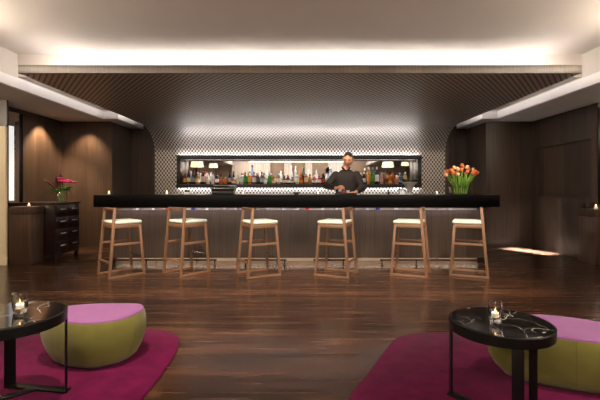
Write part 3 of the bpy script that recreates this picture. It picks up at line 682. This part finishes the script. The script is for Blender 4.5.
# flowers on the dresser
va = MB().lathe([(0, 0), (.07, 0), (.078, .01), (.075, .15), (.085, .20), (.081, .20), (.071, .15), (.07, .014), (0, .014)], 28).build('vase', M['glass'], loc=(-4.05, 6.80, .9305))
tag(va, 'clear glass vase of pink flowers on the dresser', 'vase')
fa = thing('flower_arrangement', 'pink flowers with burgundy and green leaves in vase on the dresser', 'flowers', (-4.05, 6.80, .945))
def leaf_mesh(base, tip, wd, sag=.0, n=8, twist=0):
    base = Vector(base); tip = Vector(tip); d = tip-base; sd = d.cross(Vector((0, 0, 1)))
    if sd.length < 1e-4: sd = Vector((1, 0, 0))
    sd.normalize(); sd = Matrix.Rotation(twist, 3, d.normalized()) @ sd; nn = sd.cross(d).normalized()
    mb = MB(); L = []; Rr = []; Cc = []
    for i in range(n+1):
        f = i/n; w_ = wd*math.sin(math.pi*min(1, f*.93+.05))**.8*.5; p = base+d*f+nn*(sag*4*f*(1-f))-Vector((0, 0, sag*f*f))
        L.append(mb.bm.verts.new(p-sd*w_)); Rr.append(mb.bm.verts.new(p+sd*w_)); Cc.append(mb.bm.verts.new(p-nn*w_*.25))
    for i in range(n):
        mb.bm.faces.new((L[i], L[i+1], Cc[i+1], Cc[i])); mb.bm.faces.new((Cc[i], Cc[i+1], Rr[i+1], Rr[i]))
    return mb
def leaf(base, tip, wd, mat, par, sag=0, twist=0):
    o = leaf_mesh(base, tip, wd, sag, twist=twist).build('leaf', mat, par, 80); s_ = o.modifiers.new('thickness', 'SOLIDIFY'); s_.thickness = .002
    return o
for k in range(9):
    a = k*.7; r0 = .04
    MB().tube([(.03*math.cos(a), .03*math.sin(a), .0), (.05*math.cos(a+.4), .05*math.sin(a+.4), .24)], .004, 6).build('stem', M['stem'], fa)
for (tx, ty, tz) in ((-.10, 0, .44), (-.17, -.03, .36), (-.04, .02, .47), (.03, .04, .43), (-.27, -.05, .36), (-.13, .06, .40)):
    leaf((tx*.2, ty*.2, .18), (tx, ty, tz), .085, M['redleaf'], fa, .0, random.uniform(-.5, .5))
for (tx, ty, tz) in ((-.24, -.06, .16), (-.20, .03, .22), (-.14, -.10, .12), (.16, -.05, .22), (.2, .05, .26), (.08, -.1, .2), (-.02, -.12, .20), (.02, .1, .27), (-.08, -.08, .24), (.12, .08, .18)):
    leaf((tx*.15, ty*.15, .17), (tx, ty, tz), .125, M['darkleaf'], fa, .03)
for (fx, fy, fz) in ((.02, -.06, .345), (.07, -.05, .33), (.12, -.03, .325), (.17, -.02, .325), (.215, 0, .32), (.04, .03, .36), (.10, .03, .345), (-.01, -.02, .39)):
    st = MB(); st.tube([(fx*.2, fy*.2, .2), (fx, fy, fz)], .003, 6); st.build('stem', M['stem'], fa)
    mb = MB()
    for q in range(5):
        a = q*2*math.pi/5+fx*30
        mb.ball((fx+.026*math.cos(a), fy+.026*math.sin(a), fz), .030, .022, .011, 10, 6, Euler((0, -.5, a)).to_matrix())
    mb.ball((fx, fy, fz+.004), .007, .007, .010, 8, 6)
    mb.build('bloom', M['pink'], fa, 80)

# right pedestal, candle, dark box, thin mirror edge
p2 = thing('pedestal', 'walnut pedestal under the candle at the edge of the recessed panel wall', 'pedestal', (4.70, 6.235, 0), 0, 'walnut pedestals')
pedestal(p2, .088, .19, .84); p2.location = (4.558, 6.24, 0)
candle((4.512, 6.10, .8405), .036, .09, 'glass tea light on the pedestal near the recessed wall panel')
t = thing('card_box', 'small dark box on pedestal behind the tea light', 'box', (4.56, 6.33, .8405))
MB().box(-.06, .06, -.05, .05, 0, .085, .003).build('body', M['darkwood'], t); MB().box(-.063, .063, -.053, .053, .085, .10, .003).build('lid', M['darkwood'], t)
wm = thing('wall_mirror', 'sliver of tall mirror in black frame beyond the tea light pedestal', 'mirror', (4.66, 6.24, 0))
MB().box(-.012, .03, -.012, .009, .90, 2.42, .002).build('frame', M['blackmetal'], wm)
MB().box(.03, .3, -.006, .009, .90, 2.42).build('mirror_glass', M['mirrorglow'], wm)  # glass glows in place of a bright reflection

# ------------------------------------------------------------------ things on the bar top
ZB = 1.0605
def onbar(px, y): return ((px-300)*y/400, y, ZB)
candle(onbar(109, 6.15), .030, .07, 'small tea light at the dresser end of the bar top')
candle(onbar(167, 6.25), .030, .065, 'small tea light on the bar top above the second stool from the dresser')
candle(onbar(243, 6.3), .034, .055, 'low tea light on the bar top just past the black till')
candle(onbar(318, 6.3), .028, .055, 'low tea light on the bar top beside the bartender')
candle(onbar(437, 6.3), .028, .06, 'small tea light on the bar top beside the tulip vase')
t = thing('sugar_caddy', 'small white caddy with dark lid on the bar top before the till', 'caddy', onbar(187.5, 6.35))
MB().box(-.045, .045, -.03, .03, 0, .04, .004).build('tray', M['white'], t); MB().box(-.04, .005, -.025, .025, .041, .075, .004).build('packet', M['cap'], t); MB().box(.008, .04, -.025, .025, .041, .07, .004).build('packet', M['cap'], t)
t = thing('cash_till', 'black till with stepped top standing on the bar', 'till', onbar(223.5, 6.42))
MB().box(-.17, .17, -.10, .13, 0, .055, .006).build('drawer_base', M['plastic'], t)
mb = MB(); mb.loft([[(-.18, y, z), (.18, y, z), (.18, y+.02, z), (-.18, y+.02, z)][:4] for y, z in ()] or [[(-.175, -.09, .056), (.175, -.09, .056), (.175, .12, .056), (-.175, .12, .056)], [(-.19, -.06, .105), (.19, -.06, .105), (.19, .12, .13), (-.19, .12, .13)], [(-.18, -.02, .14), (.18, -.02, .14), (.18, .12, .15), (-.18, .12, .15)]]); mb.build('keyboard_hood', M['plastic'], t, 30)
MB().box(-.19, .19, -.068, -.055, .098, .106, .002).build('edge_strip', M['chrome'], t)
t = thing('ashtray', 'small dark round dish on the bar between till and bartender', 'dish', onbar(296.5, 6.35))
MB().lathe([(0, 0), (.035, 0), (.045, .035), (.04, .035), (.032, .008), (0, .008)], 20).build('bowl', M['plastic'], t); MB().lathe([(.038, .035), (.046, .035), (.046, .042), (.038, .042), (.038, .035)], 20).build('rim', M['chrome'], t)
ob = MB().lathe([(0, 0), (.018, 0), (.018, .045), (.009, .055), (.009, .07), (0, .07)], 14).build('dropper_bottle', M['plastic'], loc=onbar(388.5, 6.35)); tag(ob, 'tiny black dropper bottle on the bar beside the napkin holder', 'bottle'); MB().lathe([(0, .071), (.010, .071), (.008, .088), (0, .088)], 12).build('cap', M['cap'], ob)
t = thing('napkin_holder', 'white napkins in small black holder by the silver bowl', 'napkin holder', onbar(402, 6.38))
MB().box(-.05, .05, -.04, .04, 0, .012, .003).build('base', M['white'], t); MB().box(-.045, .045, -.03, .03, .012, .05, .004).build('napkin_stack', M['white'], t)
b = MB(); b.box(-.05, -.043, -.035, .035, .012, .085, .002); b.box(.043, .05, -.035, .035, .012, .085, .002); b.box(-.05, .05, -.035, .035, .078, .088, .002); b.build('holder', M['plastic'], t)
# silver flared cooler with dark bottles lying in it
bw = onbar(409.5, 6.42)
o = MB().lathe([(0, 0), (.055, 0), (.055, .008), (.03, .02), (.030, .05), (.05, .11), (.085, .165), (.125, .195), (.128, .20), (.12, .20), (.08, .172), (.045, .12), (0, .10)], 36).build('champagne_bowl', M['satin'], loc=bw)
tag(o, 'flared silver champagne bowl standing on the bar', 'bowl')
for i, (dx, ry) in enumerate(((-.035, -1.15), (.004, -.25), (.045, 1.15))):
    ob = MB().lathe(bottle_profile('squat', .13, .024), 16).build('bottle', gm(COL['dark green'], 'glass'))
    ob.location = (bw[0]+dx, bw[1]-.03+.03*i, bw[2]+(.195 if i != 1 else .15)); ob.rotation_euler = (0, ry, 0)
    tag(ob, ['small dark bottle leaning out of silver bowl towards the napkins', 'small dark bottle standing in the silver bowl', 'small dark bottle leaning out of silver bowl towards the tulips'][i], 'bottle', 'bottles in the silver bowl')
    MB().lathe([(0, .105), (.0125, .105), (.0125, .132), (0, .132)], 12).build('cap', M['cap'], ob)
# bartender's tray, jigger, shaker, jar
t = thing('bar_mat', 'black drip tray in front of the bartender', 'tray', onbar(344, 6.36))
MB().box(-.15, .15, -.06, .06, 0, .018, .004).build('tray', M['plastic'], t); MB().box(-.155, .155, -.065, -.055, .0, .03, .003).build('lip', M['plastic'], t)
o = MB().lathe([(0, 0), (.022, 0), (.03, .05), (.027, .05), (.02, .006), (0, .006)], 18).build('jigger_cup', M['white'], loc=(onbar(347.8, 6.37)[0], 6.37, ZB+.019)); tag(o, 'small white cup on the drip tray', 'cup')
pg = P('cocktail_pink', (214, 60, 96), .25, noise=.1)
t = thing('cocktail_glass', 'cocktail glass with pink drink beside bartender hand', 'glass', (onbar(343.2, 6.38)[0], 6.38, ZB+.019))
MB().lathe([(0, 0), (.026, 0), (.03, .075), (.0285, .075), (.025, .005), (0, .005)], 20).build('glass_wall', M['glass'], t); MB().lathe([(0, .007), (.0235, .007), (.026, .045), (0, .045)], 20).build('drink', pg, t)
t = thing('sugar_bowl', 'pale glass of crushed ice beside the pink drink', 'glass', (onbar(339.8, 6.40)[0], 6.40, ZB+.019))
MB().lathe([(0, 0), (.026, 0), (.03, .06), (.0285, .06), (.025, .005), (0, .005)], 20).build('glass_wall', M['glass'], t); MB().ball((0, 0, .045), .022, .022, .025).build('ice', M['white'], t)

# tulips in an oval glass vase
VX, VY = (460.5-300)*6.25/400, 6.25
va = MB().lathe([(0, 0), (.165, 0), (.175, .008), (.178, .20), (.182, .205), (.172, .205), (.17, .012), (0, .012)], 40, sy=.5).build('vase', M['glass'], loc=(VX, VY, ZB))
tag(va, 'wide oval clear glass vase of tulips on the bar end', 'vase')
for k in range(4):
    ob = None
pet = [P('orange_petal', (236, 128, 74), .5, noise=.2, nscale=60), P('peach_petal', (244, 190, 142), .5, noise=.2, nscale=60), P('coral_petal', (230, 104, 62), .5, noise=.2, nscale=60)]
for k in range(30):
    f = (k*0.618) % 1; a = 2*math.pi*k*.382
    rr = math.sqrt((k+.5)/30)
    bx, by = .13*rr*math.cos(a), .055*rr*math.sin(a)
    tx, ty = .255*rr*math.cos(a), .13*rr*math.sin(a); tz = .40-.11*rr*rr+random.uniform(-.035, .03)
    t = thing('tulip', 'orange tulip in the dense bunch standing in the glass vase on bar', 'tulip', (VX, VY, ZB+.013), 0, 'tulips in the vase')
    pts = [(bx*.8, by*.8, 0), (bx, by, .12), (bx+(tx-bx)*.45, by+(ty-by)*.45, .12+(tz-.12)*.6), (tx, ty, tz)]
    MB().tube(pts, .0045, 6).build('stem', M['stem'], t)
    dirv = (Vector(pts[3])-Vector(pts[2])).normalized(); q = Vector((0, 0, 1)).rotation_difference(dirv).to_matrix()
    mb = MB()
    mb.lathe([(0, 0), (.014, .004), (.023, .02), (.025, .034), (.021, .050), (.012, .060), (.0, .056)], 12)
    for p_ in range(3):
        aa = p_*2*math.pi/3
        mb.ball((.011*math.cos(aa), .011*math.sin(aa), .034), .016, .014, .030, 10, 8)
    o = mb.build('flower_head', pet[k % 3], t, 80); o.matrix_local = Matrix.Translation(pts[3]) @ q.to_4x4()
    la = a+random.uniform(-.6, .6)
    leaf((bx, by, .10), (bx+.11*math.cos(la), by+.06*math.sin(la), .24+random.uniform(0, .09)), .032, M['leaf'] if k % 2 else M['stem'], t, .01, random.uniform(-.8, .8))

# ------------------------------------------------------------------ the bartender
PX, PY = .80, 6.92
def W_(x, y, z): return Vector((x-PX, y-PY, z))
shL, shR = W_(.618, 6.90, 1.405), W_(.975, 6.90, 1.405)
elL, elR = W_(.45, 6.80, 1.20), W_(1.07, 6.84, 1.165)
wrL, wrR = W_(.585, 6.50, 1.165), W_(.915, 6.53, 1.10)
def limb(mb, pts, n=16):
    """tapered limb through (point, radius) stations, rounded at every joint"""
    P_ = [Vector(p) for p, r in pts]; Rr = [r for p, r in pts]; fine = []; fr = []
    for k in range(len(P_)-1):
        for j in range(6):
            f = j/6; fine.append(P_[k].lerp(P_[k+1], f)); fr.append(Rr[k]+(Rr[k+1]-Rr[k])*f)
    fine.append(P_[-1]); fr.append(Rr[-1]); mb.tube(fine, fr, n)
    for p, r in zip(P_, Rr): mb.ball(p, r, r, r, 16, 10)
def torso(mb, gr, z0=.86, top=1.50):
    st = [(.86, .165, .11, 0), (.98, .168, .112, 0), (1.08, .160, .108, 0), (1.18, .168, .112, -.003), (1.30, .175, .116, -.005), (1.38, .178, .108, 0), (1.425, .145, .092, .003), (1.455, .100, .078, .006), (1.48, .075, .066, .006), (1.50, .058, .058, .004)]
    rg = []
    for z, rx, ry, dy in st:
        if z < z0-1e-6 or z > top+1e-6: continue
        rg.append([Vector(((rx+gr)*math.copysign(abs(math.cos(a))**.85, math.cos(a))-.005, (ry+gr)*math.copysign(abs(math.sin(a))**.85, math.sin(a))+dy-.01, z)) for a in [2*math.pi*k/32 for k in range(32)]])
    mb.loft(rg)
def unite(o, vox, it=2):
    md = o.modifiers.new('unite', 'REMESH'); md.mode = 'VOXEL'; md.voxel_size = vox; md.use_smooth_shade = True
    sm = o.modifiers.new('smooth', 'SMOOTH'); sm.iterations = it; sm.factor = .5
    dg = bpy.context.evaluated_depsgraph_get(); dg.update(); me_ = bpy.data.meshes.new_from_object(o.evaluated_get(dg))
    o.modifiers.clear(); mt = o.data.materials[0]; o.data = me_
    for p_ in me_.polygons: p_.use_smooth = True
    if not me_.materials: me_.materials.append(mt)
mbod = MB(); torso(mbod, 0)
limb(mbod, [(W_(.79, 6.895, 1.47), .060), (W_(.80, 6.87, 1.60), .056)])
for sh, el, wr in ((shL, elL, wrL), (shR, elR, wrR)):
    limb(mbod, [(sh+Vector((0, 0, -.012)), .056), (el, .044), ((el+wr)*.5, .042), (wr, .028)])
for q in (-1, 1):
    limb(mbod, [(Vector((q*.095, 0, .88)), .092), (Vector((q*.105, -.01, .50)), .058), (Vector((q*.11, .01, .10)), .042), (Vector((q*.12, -.11, .048)), .036)])
# head: sculpted ellipsoid, tilted down towards the drink
hd = bmesh.new(); bmesh.ops.create_uvsphere(hd, u_segments=48, v_segments=36, radius=1)
def g(dx, dz, sx, sz): return math.exp(-(dx/sx)**2-(dz/sz)**2)
for v in hd.verts:
    x, y, z = v.co
    px, py, pz = x*.078, y*.098, z*.122
    if z < 0: px *= 1-.30*(-z)**1.3; py *= 1-.12*(-z)
    if y < 0:
        fr = min(1, -y*1.6)
        py -= fr*.030*g(px, pz+.012, .013, .022)          # nose
        py -= fr*.012*g(px, pz-.012, .010, .03)           # nose bridge
        py += fr*.014*(g(px-.032, pz-.016, .016, .012)+g(px+.032, pz-.016, .016, .012))   # eye sockets
        py -= fr*.008*(g(px-.03, pz-.038, .024, .009)+g(px+.03, pz-.038, .024, .009))    # brows
        py -= fr*.010*g(px, pz+.058, .020, .008)          # lips
        py -= fr*.014*g(px, pz+.098, .024, .016)          # chin
    v.co = (px, py, pz)
for s in (-1, 1):
    e = bmesh.new(); bmesh.ops.create_uvsphere(e, u_segments=12, v_segments=10, radius=1)
    bmesh.ops.transform(e, matrix=Matrix.Translation((s*.080, .012, -.002)) @ Euler((0, s*.25, s*-.4)).to_matrix().to_4x4() @ Matrix.Diagonal((.010, .020, .032, 1)), verts=e.verts)
    tm_ = bpy.data.meshes.new('e'); e.to_mesh(tm_); e.free(); hd.from_mesh(tm_)
HM = Matrix.Translation(W_(.822, 6.835, 1.652)) @ Euler((math.radians(24), math.radians(5), math.radians(-14))).to_matrix().to_4x4() @ Matrix.Diagonal((1.13, 1.10, 1.12, 1))
bmesh.ops.transform(hd, matrix=HM, verts=hd.verts); hm = bpy.data.meshes.new('h'); hd.to_mesh(hm); hd.free(); mbod.bm.from_mesh(hm)
# hands: palm and five fingers each
def hand(wr, pdir, side, curl):
    """pdir: palm direction, side: from palm towards the thumb"""
    pdir = pdir.normalized(); side = (side-pdir*side.dot(pdir)).normalized(); dn = pdir.cross(side).normalized()
    if dn.z > 0: dn = -dn
    mb = mbod
    rot = Matrix((side, pdir, dn)).transposed()
    if rot.determinant() < 0: rot = Matrix((-side, pdir, dn)).transposed()
    mb.ball(wr+pdir*.05, .043, .055, .017, 20, 14, rot)
    for k, L in enumerate((.072, .080, .075, .060)):
        b0 = wr+pdir*.075+side*(.031-.021*k); d1 = (pdir+dn*curl*.4+side*(.10-.07*k)).normalized(); d2 = (pdir+dn*curl*1.3).normalized(); d3 = (pdir*.6+dn*curl*2).normalized()
        p1 = b0+d1*L*.48; p2 = p1+d2*L*.32; p3 = p2+d3*L*.25
        limb(mb, [(b0, .0098), (p1, .0092), (p2, .0084), (p3, .0072)], 10)
    b0 = wr+pdir*.022+side*.022; p1 = b0+(pdir*.6+side*.8).normalized()*.042; p2 = p1+(pdir+side*.25+dn*curl*.5).normalized()*.032; p3 = p2+(pdir-side*.1+dn*curl*.5).normalized()*.024
    limb(mb, [(b0, .013), (p1, .0105), (p2, .0095), (p3, .008)], 10)
hand(wrL, Vector((.05, -.05, .012)), Vector((.6, .5, .5)), .8); hand(wrR, Vector((-.06, -.05, -.012)), Vector((-.5, .7, .1)), .25)
person = mbod.build('person', M['skin'], loc=(PX, PY, 0))
unite(person, .0045)
tag(person, 'person in dark pinstripe shirt behind the bar looking down and mixing a drink', 'person')
# shirt
mb = MB(); torso(mb, .016, .86, 1.48)
for sh, el, wr in ((shL, elL, wrL), (shR, elR, wrR)):
    limb(mb, [(sh+Vector((0, 0, -.012)), .070), (el, .058), ((el+wr)*.5, .053), (wr+(el-wr)*.12, .041)])
sh_o = mb.build('shirt', M['shirt'], person, 180); unite(sh_o, .008, 3)
cl = MB()
for s in (-1, 1):
    c0 = W_(.79+s*.012, 6.812, 1.462); c1 = W_(.79+s*.066, 6.87, 1.515); c2 = W_(.79+s*.055, 6.955, 1.53)
    cl.tube([c0, (c0+c1)/2+Vector((s*.008, -.012, .006)), c1, c2, W_(.79, 6.975, 1.53)], [.010, .017, .017, .016, .015], 8)
cl.build('collar', M['shirt'], sh_o, 80)
# trousers, shoes
mb = MB()
mb.loft([[Vector(((.178)*math.cos(a)-.005, .124*math.sin(a)-.01, z)) for a in [2*math.pi*k/32 for k in range(32)]] for z in (.82, .95, .99)])
for q in (-1, 1): limb(mb, [(Vector((q*.095, 0, .86)), .104), (Vector((q*.105, -.01, .50)), .076), (Vector((q*.11, .01, .10)), .066)])
tr_o = mb.build('trousers', M['trouser'], person, 180); unite(tr_o, .012, 2)
for s in (-1, 1):
    mb = MB(); mb.ball((s*.118, -.06, .045), .050, .14, .044, 16, 10); mb.build('shoe', M['cap'], person, 80)
# hair: cap around the skull, cropped sides, high forehead
hb = bmesh.new(); bmesh.ops.create_uvsphere(hb, u_segments=112, v_segments=80, radius=1)
kill = []
for v in hb.verts:
    x, y, z = v.co
    lim = .74-.35*abs(x) if y < -.40 else (.62-(y+.40)*1.3 if y < .1 else -.10-(y-.1)*.4)
    if abs(x) > .8 and -.40 < y < .15: lim = .10
    if z < lim: kill.append(v)
    v.co = (x*.0800, y*.1010+.002, z*.1245)
bmesh.ops.delete(hb, geom=kill, context='VERTS'); bmesh.ops.transform(hb, matrix=HM, verts=hb.verts)
tmp = bpy.data.meshes.new('t'); hb.to_mesh(tmp); hb.free(); mb = MB(); mb.bm.from_mesh(tmp); ho = mb.build('hair', M['hair'], person, 180)
sd_ = ho.modifiers.new('thickness', 'SOLIDIFY'); sd_.thickness = .004; sd_.offset = 0
for s in (-1, 1):
    mb = MB(); c = HM @ Vector((s*.030, -.098, .036)); mb.ball(c, .017, .006, .0045, 10, 6, HM.to_3x3().normalized()); mb.build('eyebrow', M['hair'], person, 80)
    mb = MB(); c = HM @ Vector((s*.030, -.0865, .014)); mb.ball(c, .012, .006, .0045, 10, 6, HM.to_3x3().normalized()); mb.build('eye', M['hair'], person, 80)
lip = P('lips', (158, 92, 80), .5, noise=.05)
mb = MB(); c = HM @ Vector((0, -.101, -.056)); mb.ball(c, .021, .006, .005, 10, 6, HM.to_3x3().normalized()); mb.build('mouth', lip, person, 80)

# ceiling downlight fittings in the soffit, the second added for the floor patch
for i, (x, y) in enumerate(((-4.52, 7.30), (3.98, 7.86))):
    t = thing('downlight', ['small recessed downlight in soffit above the dresser', 'small added downlight ring in soffit above the floor patch'][i], 'light', (x, y, SOF), 0, 'soffit downlights')
    MB().lathe([(.03, -.004), (.042, -.004), (.042, -.0005), (.03, -.0005), (.03, -.004)], 20).build('ring', M['trimw'], t)
